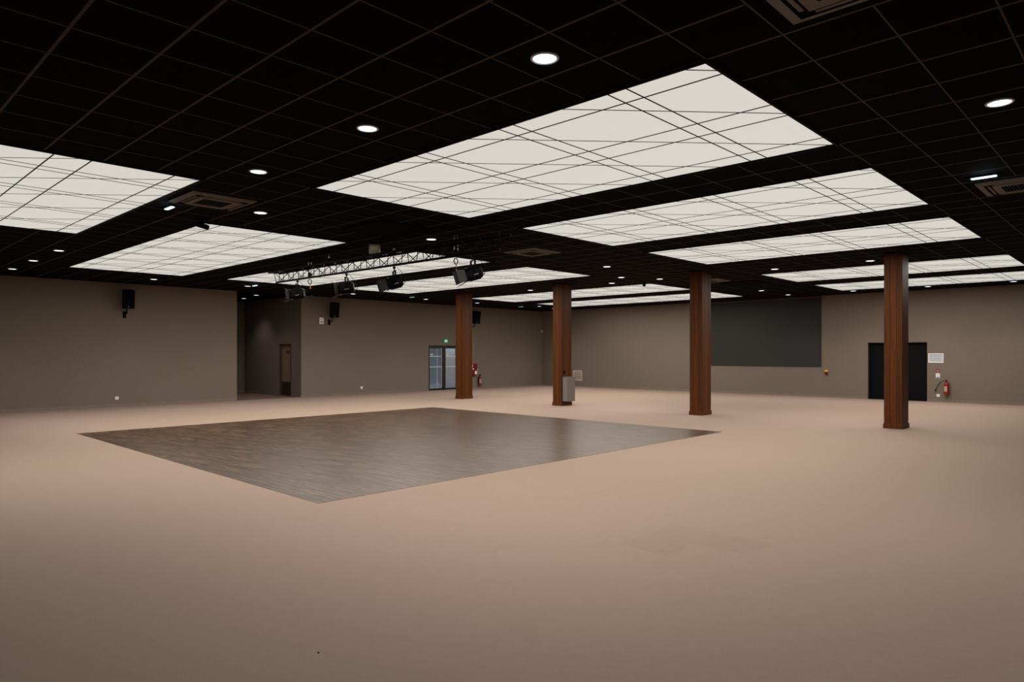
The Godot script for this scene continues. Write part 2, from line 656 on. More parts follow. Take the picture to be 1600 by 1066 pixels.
func light_panels() -> void:
	var names := [
		"backlit white ceiling panel of the shorter row, farthest from the columns",
		"backlit white ceiling panel of the shorter row, second from the lone downlights",
		"backlit white ceiling panel of the shorter row, just before the columns",
		"backlit white ceiling panel of the shorter row, just behind the columns",
		"backlit white ceiling panel of the shorter row, along the wall with dark doors",
		"backlit white ceiling panel standing apart from both rows, near the air conditioning grille",
		"added backlit ceiling panel behind the camera, out of view, to brighten the foreground carpet",
		"long backlit white ceiling panel over the edge of the dance floor",
		"long backlit white ceiling panel right behind the lighting truss",
		"long backlit white ceiling panel between the truss and the columns",
		"long backlit white ceiling panel just behind the columns",
		"long backlit white ceiling panel along the wall with the louvred grille"]
	var across_v := [1.33, 1.66, 3.6, 3.94, 5.9, 6.22, 8.2, 8.5, 10.5, 10.82, 12.8, 13.12]
	for i in panels.size():
		var p: Array = panels[i]
		var a := Vector3(gx(p[0]), H, gz(p[3]))
		var b := Vector3(gx(p[2]), H, gz(p[1]))
		var n := thing("ceiling_light_panel", names[i], "ceiling light", Vector3((a.x + b.x) / 2, H, (a.z + b.z) / 2), "backlit ceiling panels")
		var w := b.x - a.x
		var l := b.z - a.z
		# frame
		for s in [-1.0, 1.0]:
			var m := mb()
			box(m, Vector3(s * (w / 2 - 0.010), -0.003, 0), Vector3(0.03, 0.03, l + 0.01))
			obj("frame_rail", m, M.black, n)
			m = mb()
			box(m, Vector3(0, -0.003, s * (l / 2 - 0.010)), Vector3(w - 0.05, 0.03, 0.03))
			obj("frame_rail", m, M.black, n)
		# membrane, in square sheets
		var sheets := int(roundf(l / w))
		for k in sheets:
			var m := mb()
			box(m, Vector3(0, 0.010, -l / 2 + l * (k + 0.5) / sheets), Vector3(w, 0.004, l / sheets))
			obj("light_membrane", m, M.membrane, n)
		# dark lines that cross the membrane
		var lines := mb()
		var lo := Vector2(0, 0)
		var hi := Vector2(p[2] - p[0], p[3] - p[1])
		var runs := []
		for u in [0.58, 2.2, 2.84, 4.42]:
			runs.append([Vector2(u, 0), Vector2(0, 1), 0.016])
		for v in across_v:
			if v < hi.y:
				runs.append([Vector2(0, v), Vector2(1, 0), 0.014])
		for k in 10:
			runs.append([Vector2(0, 0.48 + 2.16 * k), Vector2(1, -0.94), 0.010])
		for r in runs:
			var c := clip_line(r[0], r[1].normalized(), lo, hi)
			if c.is_empty():
				continue
			var A := Vector3(c[0].x * T - w / 2, 0.004, l / 2 - c[0].y * T)
			var B := Vector3(c[1].x * T - w / 2, 0.004, l / 2 - c[1].y * T)
			var dir := (B - A).normalized()
			var turn := Basis(dir, Vector3.UP, dir.cross(Vector3.UP))
			box(lines, (A + B) / 2, Vector3((B - A).length(), 0.004, r[2]), turn)
		obj("line_pattern", lines, M.line, n)
		var lamp := AreaLight3D.new()
		lamp.name = "panel_light"
		lamp.area_size = Vector2(w - 0.06, l - 0.06)
		lamp.area_normalize_energy = false
		lamp.light_energy = PANEL_LIGHT
		lamp.light_color = Color(1.0, 0.975, 0.925)
		lamp.shadow_enabled = true
		lamp.set("area_range", 60.0)
		lamp.rotation.x = -PI / 2
		lamp.position = Vector3(0, -0.025, 0)
		n.add_child(lamp)


func columns_at() -> Array:
	return [
		[-19.36, "square wood-clad column beside the glazed double door"],
		[-14.46, "square wood-clad column with a grey metal box on its side"],
		[-9.37, "square wood-clad column in front of the black wall panel"],
		[-4.35, "square wood-clad column in front of the dark double doors"]]

func column(c: Array) -> void:
	var sx := 0.52
	var sz := 0.385
	var n := thing("column", c[1], "column", Vector3(17.5 + sx / 2, 0, c[0] - sz / 2), "wood-clad columns")
	var m := mb()
	span(m, Vector3(-sx / 2 + 0.02, 0, -sz / 2 + 0.02), Vector3(sx / 2 - 0.02, H, sz / 2 - 0.02))
	obj("core", m, M.brown_frame, n)
	# cladding boards, three to each face
	var k := 0
	for s in [-1.0, 1.0]:
		for j in 3:
			var bw := sz / 3
			m = mb()
			cbox(m, Vector3(s * (sx / 2 - 0.01), H / 2, -sz / 2 + bw * (j + 0.5)), Vector3(0.02, H, bw - 0.002), 0.002)
			obj("cladding_board", m, M.column[k % 3], n)
			k += 2
			bw = (sx - 0.04) / 3
			m = mb()
			cbox(m, Vector3(-sx / 2 + 0.02 + bw * (j + 0.5), H / 2, s * (sz / 2 - 0.01)), Vector3(bw - 0.002, H, 0.02), 0.002)
			obj("cladding_board", m, M.column[(k + 1) % 3], n)
	for s in [-1.0, 1.0]:
		m = mb()
		cbox(m, Vector3(s * (sx / 2 + 0.008), 0.055, 0), Vector3(0.016, 0.11, sz + 0.032), 0.003)
		obj("plinth_board", m, M.plinth, n)
		m = mb()
		cbox(m, Vector3(0, 0.055, s * (sz / 2 + 0.008)), Vector3(sx, 0.11, 0.016), 0.003)
		obj("plinth_board", m, M.plinth, n)


# ---------------------------------------------------------------- corridor and doors

func corridor() -> void:
	var z0 := ZW - 0.3
	var z1 := -29.8
	var m := mb()
	# right side with a recess for the brown door, left side, end
	span(m, Vector3(13.8, 0, -25.6), Vector3(14.1, H + 0.3, z0))
	span(m, Vector3(13.8, 0, z1), Vector3(14.1, H + 0.3, -26.55))
	span(m, Vector3(13.8, 2.14, -26.55), Vector3(14.1, H + 0.3, -25.6))
	struct("wall_corridor_right", m, M.wall)
	m = mb()
	span(m, Vector3(10.9, 0, z1), Vector3(11.2, H + 0.3, z0))
	struct("wall_corridor_left", m, M.wall)
	m = mb()
	span(m, Vector3(10.9, 0, z1 - 0.3), Vector3(14.1, H + 0.3, z1))
	struct("wall_corridor_end", m, M.wall)
	m = mb()
	span(m, Vector3(11.2, H, z1), Vector3(13.8, H + 0.3, ZW))
	struct("ceiling_corridor", m, M.tile)
	m = mb()
	# the corridor has a brown carpet of its own, laid up to a seam in line with the hall wall
	span(m, Vector3(11.2, -0.3, z1), Vector3(14.1, 0.001, ZW))
	struct("floor_corridor", m, M.corridor_carpet)
	m = mb()
	span(m, Vector3(13.786, 0, z1), Vector3(13.8, 0.1, -26.56))
	span(m, Vector3(13.786, 0, -25.59), Vector3(13.8, 0.1, ZW))
	struct("baseboard_corridor_right", m, M.base)
	m = mb()
	span(m, Vector3(11.2, 0, z1), Vector3(13.786, 0.1, z1 + 0.014))
	struct("baseboard_corridor_end", m, M.base)
	# brown door in the right side
	var d := setting("door_3")
	m = mb()
	span(m, Vector3(13.79, 0, -26.55), Vector3(13.94, 2.14, -26.50))
	span(m, Vector3(13.79, 0, -25.65), Vector3(13.94, 2.14, -25.60))
	span(m, Vector3(13.79, 2.09, -26.5), Vector3(13.94, 2.14, -25.65))
	obj("door_frame", m, M.brown_frame, d)
	m = mb()
	span(m, Vector3(13.95, 0.001, -26.55), Vector3(14.1, 2.14, -25.6))
	obj("backing", m, M.brown_frame, d)
	m = mb()
	cbox(m, Vector3(13.90, 1.045, -26.075), Vector3(0.05, 2.08, 0.85), 0.004)
	var leaf := obj("door_leaf", m, M.brown_door, d)
	m = mb()
	span(m, Vector3(13.868, 0.02, -26.49), Vector3(13.875, 0.58, -25.66))
	obj("kick_plate", m, M.kick, leaf)
	m = mb()
	span(m, Vector3(13.867, 1.74, -26.15), Vector3(13.875, 1.86, -25.85))
	obj("name_plate", m, M.brown_frame, leaf)
	m = mb()
	cyl(m, Vector3(13.875, 1.05, -26.40), Vector3(13.82, 1.05, -26.40), 0.012, 0.012, 8)
	cyl(m, Vector3(13.825, 1.05, -26.40), Vector3(13.825, 1.05, -26.28), 0.011, 0.010, 8)
	obj("handle", m, M.steel, leaf)


func doors() -> void:
	# glazed double door in wall_left
	var d := setting("door_1")
	var x0 := 20.3
	var x1 := 22.2
	var z := ZW - 0.07
	var m := mb()
	span(m, Vector3(x0, 0, z - 0.05), Vector3(x0 + 0.06, 2.12, z + 0.05))
	span(m, Vector3(x1 - 0.06, 0, z - 0.05), Vector3(x1, 2.12, z + 0.05))
	span(m, Vector3(x0 + 0.06, 2.05, z - 0.05), Vector3(x1 - 0.06, 2.12, z + 0.05))
	obj("door_frame", m, M.alu_frame, d)
	m = mb()
	span(m, Vector3(21.16, 0, z - 0.04), Vector3(21.34, 2.05, z + 0.04))
	obj("mullion", m, M.alu_frame, d)
	for s in [[x0 + 0.06, 21.16], [21.34, x1 - 0.06]]:
		var a: float = s[0]
		var b: float = s[1]
		m = mb()
		span(m, Vector3(a, 0.01, z - 0.025), Vector3(a + 0.035, 2.05, z + 0.025))
		span(m, Vector3(b - 0.035, 0.01, z - 0.025), Vector3(b, 2.05, z + 0.025))
		span(m, Vector3(a + 0.035, 0.01, z - 0.025), Vector3(b - 0.035, 0.09, z + 0.025))
		span(m, Vector3(a + 0.035, 1.98, z - 0.025), Vector3(b - 0.035, 2.05, z + 0.025))
		var leaf := obj("door_leaf", m, M.alu_frame, d)
		m = mb()
		span(m, Vector3(a + 0.035, 0.09, z - 0.004), Vector3(b - 0.035, 1.98, z + 0.004))
		obj("glass_pane", m, M.glass, leaf)
		for y in [1.60, 1.11]:
			m = mb()
			span(m, Vector3(a + 0.035, y - 0.02, z + 0.004), Vector3(b - 0.035, y + 0.02, z + 0.02))
			obj("glazing_bar", m, M.bar, leaf)
		m = mb()
		span(m, Vector3(a + 0.09, 1.66, z + 0.0045), Vector3(a + 0.27, 1.72, z + 0.007))
		obj("paper_notice", m, M.cream, leaf)
	# stiles of the screen behind and the long pull of the left leaf
	m = mb()
	cyl(m, Vector3(21.09, 0.12, z + 0.06), Vector3(21.09, 2.0, z + 0.06), 0.014, 0.014, 8)
	for y in [0.15, 1.05, 1.95]:
		cyl(m, Vector3(21.09, y, z + 0.0), Vector3(21.09, y, z + 0.065), 0.009, 0.009, 6)
	obj("pull_bar", m, M.bar, d)
	m = mb()
	span(m, Vector3(20.86, 0.09, z - 0.03), Vector3(20.90, 1.98, z - 0.005))
	obj("glazing_post", m, M.bar, d)
	# the terrace outside: paving and a garden wall under the open sky
	m = mb()
	span(m, Vector3(17.5, -0.3, ZW - 6.0), Vector3(26.5, -0.02, ZW - 0.3))
	struct("floor_terrace", m, M.terrace)
	m = mb()
	span(m, Vector3(17.5, -0.3, ZW - 6.3), Vector3(26.5, 3.0, ZW - 6.0))
	struct("wall_terrace", m, M.outside)
	# threshold
	m = mb()
	span(m, Vector3(x0, -0.3, ZW - 0.3), Vector3(x1, 0.0, ZW))
	struct("trim_1", m, M.steel)

	# dark double door in wall_right
	d = setting("door_2")
	var za := -8.22
	var zb := -6.23
	m = mb()
	span(m, Vector3(XW + 0.12, 0, za), Vector3(XW + 0.24, 2.15, za + 0.05))
	span(m, Vector3(XW + 0.12, 0, zb - 0.05), Vector3(XW + 0.24, 2.15, zb))
	span(m, Vector3(XW + 0.12, 2.10, za + 0.05), Vector3(XW + 0.24, 2.15, zb - 0.05))
	obj("door_frame", m, M.door_black, d)
	var mid := (za + zb) / 2
	for s in [[za + 0.053, mid - 0.002], [mid + 0.002, zb - 0.053]]:
		m = mb()
		cbox(m, Vector3(XW + 0.18, 1.052, (s[0] + s[1]) / 2), Vector3(0.05, 2.09, s[1] - s[0]), 0.004)
		var leaf := obj("door_leaf", m, M.door_black, d)
		m = mb()
		cyl(m, Vector3(XW + 0.155, 1.05, mid + (0.09 if s[0] > mid else -0.09)), Vector3(XW + 0.09, 1.05, mid + (0.09 if s[0] > mid else -0.09)), 0.010, 0.010, 6)
		cyl(m, Vector3(XW + 0.095, 1.05, mid + (0.09 if s[0] > mid else -0.09)), Vector3(XW + 0.095, 1.05, mid + (0.22 if s[0] > mid else -0.22)), 0.010, 0.010, 6)
		obj("handle", m, M.steel, leaf)
	m = mb()
	span(m, Vector3(XW + 0.24, 0, za), Vector3(XW + 0.3, 2.15, zb))
	obj("backing", m, M.void, d)
	m = mb()
	span(m, Vector3(XW, -0.012, za), Vector3(XW + 0.3, 0.0, zb))
	obj("threshold", m, M.black, d)


# ---------------------------------------------------------------- ceiling fittings

func downlights() -> void:
	var spots := [[-1.5, 1.5], [-1.5, 5.5], [-1.5, 9.5], [0.5, 13.5], [-1.5, 25.5], [-1.5, 29.5], [-1.5, 33.5], [4.5, 33.5], [4.5, -2.5], [6.5, 13.5], [16.5, 13.5], [20.5, 15.5], [22.5, 17.5], [22.5, 14.5], [22.5, 23.5], [27.5, 33.5], [36.5, 33.5], [22.5, 8.5], [22.5, 4.5], [32.5, 13.5], [36.6, 13.5], [36.6, 9.5], [36.6, 5.5], [36.6, 1.5], [9.5, 33.5], [16.5, 33.5], [22.5, 33.5], [33.5, 32.5]]
	var ring := mb()
	lathe(ring, Vector3.ZERO, Vector3.DOWN, [Vector2(0.112, 0.0), Vector2(0.112, 0.006), Vector2(0.106, 0.010), Vector2(0.096, 0.010), Vector2(0.090, 0.002)], 28)
	var ring_mesh := done(ring)
	var disc := mb()
	lathe(disc, Vector3.ZERO, Vector3.DOWN, [Vector2(0.092, 0.004), Vector2(0.0, 0.0045)], 28)
	var disc_mesh := done(disc)
	for k in spots.size() + 2:
		var at: Vector3
		if k < spots.size():
			at = Vector3(gx(spots[k][0]), H - 0.0, gz(spots[k][1]))
		else:
			at = [Vector3(12.5, H, -25.95), Vector3(12.9, H, -27.9)][k - spots.size()]
		var in_hall := k < spots.size()
		var n := thing("downlight", downlight_label(spots[k][0], spots[k][1]) if in_hall else "round recessed downlight in the ceiling of the dark corridor", "downlight", at, "round ceiling downlights" if in_hall else "corridor downlights")
		obj("trim_ring", ring_mesh, M.trim_white, n)
		obj("light_lens", disc_mesh, M.lens, n)
		var s := SpotLight3D.new()
		s.name = "spot"
		s.light_color = Color(1.0, 0.93, 0.97)
		s.light_energy = 4.0 if in_hall else 2.0
		s.spot_angle = 52.0
		s.spot_angle_attenuation = 0.9
		s.spot_range = 40.0
		s.spot_attenuation = 2.0
		s.light_size = 0.09
		s.shadow_enabled = true
		s.rotation.x = -PI / 2
		s.position = Vector3(0, -0.02, 0)
		n.add_child(s)
	# emergency lights: a short bar under the ceiling
	var e := [[-1.5, 14.5, true, "small bright emergency light bar beside the air conditioning grille"], [9.5, -1.5, true, "small bright emergency light bar near the shorter row of light panels"], [9.5, 32.6, true, "small emergency light bar close to the corridor opening"], [20.5, 32.5, false, "small dim greenish emergency light bar before the glazed door"], [32.5, 33.6, false, "small dim greenish emergency light bar near the room corner"]]
	for q in e:
		var n := thing("emergency_light", q[3], "emergency light", Vector3(gx(q[0]), H, gz(q[1])))
		var m := mb()
		cbox(m, Vector3(0, -0.008, 0), Vector3(0.11, 0.016, 0.36), 0.003)
		obj("housing", m, M.black, n)
		m = mb()
		cbox(m, Vector3(0, -0.024, 0), Vector3(0.06, 0.016, 0.28), 0.005)
		obj("light_diffuser", m, M.emergency if q[2] else M.emergency_dim, n)
		var s := OmniLight3D.new()
		s.name = "emergency_glow"
		s.light_color = Color(0.80, 0.96, 1.0)
		s.light_energy = 0.02 if q[2] else 0.005
		s.omni_range = 40.0
		s.omni_attenuation = 2.0
		s.light_size = 0.05
		s.shadow_enabled = true
		s.position = Vector3(0, -0.09, 0)
		n.add_child(s)
	# black hatches
	for q in [[4.33, 12.97, 1.13, 1.2, "black square ceiling hatch beside the lighting truss"], [27.4, 12.2, 1.1, 1.2, "black square ceiling hatch behind the columns"]]:
		var n := thing("ceiling_hatch", q[4], "hatch", Vector3(gx(q[0]), H, gz(q[1])))
		var m := mb()
		cbox(m, Vector3(0, -0.008, 0), Vector3(q[2], 0.016, q[3]), 0.004)
		obj("hatch_panel", m, M.void, n)
		m = mb()
		for s in [-1.0, 1.0]:
			box(m, Vector3(s * q[2] / 2, -0.010, 0), Vector3(0.02, 0.02, q[3] + 0.02))
			box(m, Vector3(0, -0.010, s * q[3] / 2), Vector3(q[2] - 0.02, 0.02, 0.02))
		obj("hatch_frame", m, M.void, n)
	# cameras under the ceiling
	var n := thing("ceiling_camera", "black camera housing hanging under the ceiling at a light panel corner", "camera", Vector3(4.80, H, -11.95))
	var m := mb()
	cyl(m, Vector3(0, 0, 0), Vector3(0, -0.035, 0), 0.09, 0.085, 16)
	obj("mounting_plate", m, M.black, n)
	m = mb()
	cyl(m, Vector3(0, -0.03, 0), Vector3(0, -0.08, 0), 0.025, 0.025, 10)
	obj("neck", m, M.black, n)
	m = mb()
	cbox(m, Vector3(0.0, -0.115, 0.0), Vector3(0.13, 0.085, 0.19), 0.02, Basis(Vector3.UP, 0.6) * Basis(Vector3.RIGHT, 0.3))
	obj("body", m, M.black, n)
	n = thing("motion_sensor", "small black sensor under the ceiling at a light panel behind the columns", "sensor", Vector3(18.95, H, -12.2))
	m = mb()
	cyl(m, Vector3.ZERO, Vector3(0, -0.03, 0), 0.05, 0.05, 12)
	obj("base", m, M.black, n)
	m = mb()
	cbox(m, Vector3(0, -0.08, 0), Vector3(0.09, 0.11, 0.09), 0.02)
	obj("body", m, M.black, n)


func downlight_label(u: float, v: float) -> String:
	if u > 36.0:
		return "round cold-white downlight in the row along the wall with dark doors"
	if v > 32.0:
		return "round cold-white downlight in the row along the wall with the glazed door"
	if u < 0.0 and v > 20.0:
		return "round cold-white downlight in the line past the lone light panel"
	if u < 0.0:
		return "round cold-white downlight in the line before the first shorter-row light panel"
	if v < -1.0:
		return "round cold-white downlight alone outside the shorter row of light panels"
	if u > 20.0 and u < 23.0:
		return "round cold-white downlight in the dark strip above the columns"
	return "round cold-white downlight between the two rows of light panels"


func cassette_units() -> void:
	var labels := ["brown square ceiling air conditioner grille beside the lone light panel", "brown square ceiling air conditioner grille between the two rows, beyond the truss", "brown square ceiling air conditioner grille nearest the shorter row's first panel corner", "brown square ceiling air conditioner grille outside the shorter row, beside an emergency light", "brown square ceiling air conditioner grille behind the columns"]
	for k in cassettes.size():
		var c: Array = cassettes[k]
		var n := thing("air_conditioner_cassette", labels[k], "air conditioner", Vector3(gx(c[0]), H, gz(c[1])), "ceiling air conditioners")
		var s := 0.475
		var m := mb()
		# outer rim: four mitred rails, sloping up to the outside
		for j in 4:
			var b := Basis(Vector3.UP, j * PI / 2)
			var q := [Vector3(-s, -0.012, s), Vector3(s, -0.012, s), Vector3(s - 0.085, -0.035, s - 0.085), Vector3(-s + 0.085, -0.035, s - 0.085)]
			quad(m, b * q[0], b * q[1], b * q[2], b * q[3], (b * Vector3(0, -1, 0.25)).normalized())
			quad(m, b * Vector3(-s, 0.004, s), b * Vector3(s, 0.004, s), b * q[1], b * q[0], b * Vector3(0, 0, 1))
		obj("rim", m, M.cassette, n)
		# four outlet flaps in dark slots, with a rounded inner frame
		m = mb()
		box(m, Vector3(0, -0.018, 0), Vector3(0.78, 0.02, 0.78))
		obj("slot_plate", m, M.void, n)
		for j in 4:
			var b := Basis(Vector3.UP, j * PI / 2)
			m = mb()
			cbox(m, b * Vector3(0, -0.031, 0.345), Vector3(0.56, 0.010, 0.034), 0.003, b)
			obj("outlet_flap", m, M.cassette, n)
		m = mb()
		for j in 4:
			var b := Basis(Vector3.UP, j * PI / 2)
			prism(m, b * Vector3(0, -0.040, 0), Basis(b.x, b.z, -b.y) , [Vector2(-0.305, 0.305), Vector2(0.305, 0.305), Vector2(0.215, 0.215), Vector2(-0.215, 0.215)], -0.018)
		obj("intake_frame", m, M.cassette, n)
		m = mb()
		for j in 12:
			box(m, Vector3(0, -0.030, -0.19 + 0.38 * j / 11.0), Vector3(0.43, 0.006, 0.006))
		obj("intake_grille", m, M.metal_dark, n)


# ---------------------------------------------------------------- truss

const TX := 8.5

func truss() -> void:
	var z0 := -16.65
	var z1 := -8.3
	var yt := 3.82
	var yb := 3.57
	var n := thing("lighting_truss", "black triangular lattice truss hung below the ceiling with spotlights", "truss", Vector3(TX, yb, (z0 + z1) / 2))
	var l := z1 - z0
	var h := yt - yb
	var chords := [Vector3(-0.145, h, 0), Vector3(0.145, h, 0), Vector3(0, 0, 0)]
	for k in 3:
		var m := mb()
		var inset := 0.12 if k == 2 else 0.0
		cyl(m, chords[k] + Vector3(0, 0, -l / 2 + inset), chords[k] + Vector3(0, 0, l / 2 - inset), 0.025, 0.025, 10)
		obj("chord", m, M.truss, n)
	for k in 3:
		var m := mb()
		var a: Vector3 = chords[k]
		var b: Vector3 = chords[(k + 1) % 3]
		var steps := 34
		for j in steps:
			var za := -l / 2 + 0.02 + (l - 0.04) * j / steps
			var zb := -l / 2 + 0.02 + (l - 0.04) * (j + 1) / steps
			if k == 0:
				cyl(m, a + Vector3(0, 0, za), b + Vector3(0, 0, za), 0.009, 0.009, 5, false)
			var p := a if j % 2 == 0 else b
			var q := b if j % 2 == 0 else a
			if p.y < 0.01:
				za = maxf(za, -l / 2 + 0.12)
			if q.y < 0.01:
				zb = minf(zb, l / 2 - 0.12)
			cyl(m, p + Vector3(0, 0, za), q + Vector3(0, 0, zb), 0.009, 0.009, 5, false)
		obj("lacing", m, M.truss, n)

	# cables lying along the truss
	var c := thing("cable_bundle", "black power cables lying along the top of the truss", "cable", Vector3(TX, yt, (z0 + z1) / 2))
	for k in 3:
		var m := mb()
		var pts := []
		for j in 41:
			var t := j / 40.0
			pts.append(Vector3(0.125 + 0.022 * k + 0.008 * sin(t * 23.0 + k * 2.1), 0.037 + 0.012 * absf(sin(t * 40.0 + k)), -l / 2 + 0.5 + (l - 0.9) * t))
		tube(m, pts, 0.011, 5)
		obj("cable", m, M.black, c)
	var ce := mb()
	var loop := []
	for j in 15:
		var t := j / 14.0
		loop.append(Vector3(0.0, yt + 0.02 - 0.30 * sin(t * PI) * (0.6 + 0.4 * t), z1 - 0.1 + 0.28 * t + 0.10 * sin(t * TAU)))
	tube(ce, loop, 0.008, 5)
	tag(obj("loose_cable", ce, M.black), "loose black cable looping from the far end of the truss", "cable")
	ce = mb()
	loop = []
	for j in 12:
		var t := j / 11.0
		loop.append(Vector3(0.03, yt + 0.03 - 0.2 * sin(t * PI), z1 - 1.0 + 0.55 * t))
	tube(ce, loop, 0.008, 5)
	tag(obj("loose_cable", ce, M.black), "loose black cable sagging inside the truss beside the last spotlight", "cable")

	# hoist chains
	for q in [[-9.88, "lifting chain with dark strap nearer the ceiling hatch", M.metal_dark], [-15.32, "lifting chain with yellow strap nearer the dark corridor", M.strap]]:
		var hn := thing("lifting_chain", q[1], "chain", Vector3(TX + 0.26, yb, q[0]))
		for s in [-1.0, 1.0]:
			var m := mb()
			var links := 12
			for j in links:
				var ya := 0.16 + (H - yb - 0.17) * j / links
				var yc := 0.16 + (H - yb - 0.17) * (j + 1) / links
				box(m, Vector3(s * 0.03, (ya + yc) / 2, s * 0.015), Vector3(0.012 if j % 2 == 0 else 0.026, yc - ya + 0.006, 0.026 if j % 2 == 0 else 0.012))
			obj("chain_strand", m, M.steel, hn)
		var m := mb()
		cbox(m, Vector3(0, 0.12, 0), Vector3(0.09, 0.12, 0.07), 0.02)
		obj("hook_block", m, M.metal_dark, hn)
		m = mb()
		var ring := []
		for j in 13:
			ring.append(Vector3(0.05 * cos(TAU * j / 12.0), -0.045 + 0.055 * sin(TAU * j / 12.0), 0))
		tube(m, ring, 0.010, 6)
		obj("shackle", m, M.metal_dark, hn)
		m = mb()
		cyl(m, Vector3(0.01, -0.09, 0.0), Vector3(0.015, -0.22, 0.0), 0.014, 0.012, 8)
		obj("hanging_strap", m, q[2] if q[2] == M.strap else M.cream, hn)
		m = mb()
		cyl(m, Vector3(0, H - yb - 0.02, 0), Vector3(0, H - yb, 0), 0.07, 0.07, 14)
		obj("ceiling_plate", m, M.black, hn)

	# boxes on the truss
	var g := thing("power_box", "grey power box with a cream label standing on the truss", "box", Vector3(8.40, yt + 0.025, -12.05))
	var turn := Basis(Vector3.UP, -0.75)
	var m2 := mb()
	cbox(m2, Vector3(0, 0.10, 0), Vector3(0.22, 0.20, 0.10), 0.006, turn)
	var pc := obj("casing", m2, M.box_grey, g)
	m2 = mb()
	box(m2, turn * Vector3(0.0, 0.12, 0.052), Vector3(0.15, 0.085, 0.004), turn)
	obj("label_plate", m2, M.label_cream, pc)
	g = thing("junction_box", "tiny white junction box on the truss beside the power box", "box", Vector3(TX, yt + 0.025, -11.5))
	m2 = mb()
	cbox(m2, Vector3(0, 0.03, 0), Vector3(0.05, 0.06, 0.05), 0.006)
	obj("casing", m2, M.white, g)
	m2 = mb()
	cyl(m2, Vector3(0.0, 0.03, -0.02), Vector3(0, 0.03, -0.07), 0.008, 0.008, 6)
	obj("cable_gland", m2, M.black, g)
	g = thing("truss_motor", "small black hoist motor with steel hook on top of the truss", "hoist", Vector3(TX, yt + 0.025, -14.05))
	m2 = mb()
	cbox(m2, Vector3(0, 0.05, 0), Vector3(0.11, 0.10, 0.26), 0.012)
	obj("housing", m2, M.black, g)
	m2 = mb()
	cyl(m2, Vector3(0, 0.10, 0.04), Vector3(0, H - yt - 0.025, 0.04), 0.018, 0.018, 8)
	obj("hanger", m2, M.steel, g)
	m2 = mb()
	cyl(m2, Vector3(0, 0.02, -0.15), Vector3(0, 0.10, -0.15), 0.012, 0.012, 6)
	obj("clamp", m2, M.steel, g)

	# spotlights
	var names := ["black theatre spotlight at the truss end closest to the corridor", "black theatre spotlight second along the truss from the corridor", "black theatre spotlight third along the truss from the corridor", "black theatre spotlight at the truss end farthest from the corridor"]
	var zs := [-15.45, -13.27, -11.5, -9.12]
	var yaws := [-2.35, -2.35, -2.05, -2.05]
	var tilts := [0.10, 0.16, 0.30, 0.30]
	for k in 4:
		spotlight(Vector3(TX, yb - 0.026, zs[k]), yaws[k], tilts[k], names[k], 1.35 if k < 2 else 0.12)


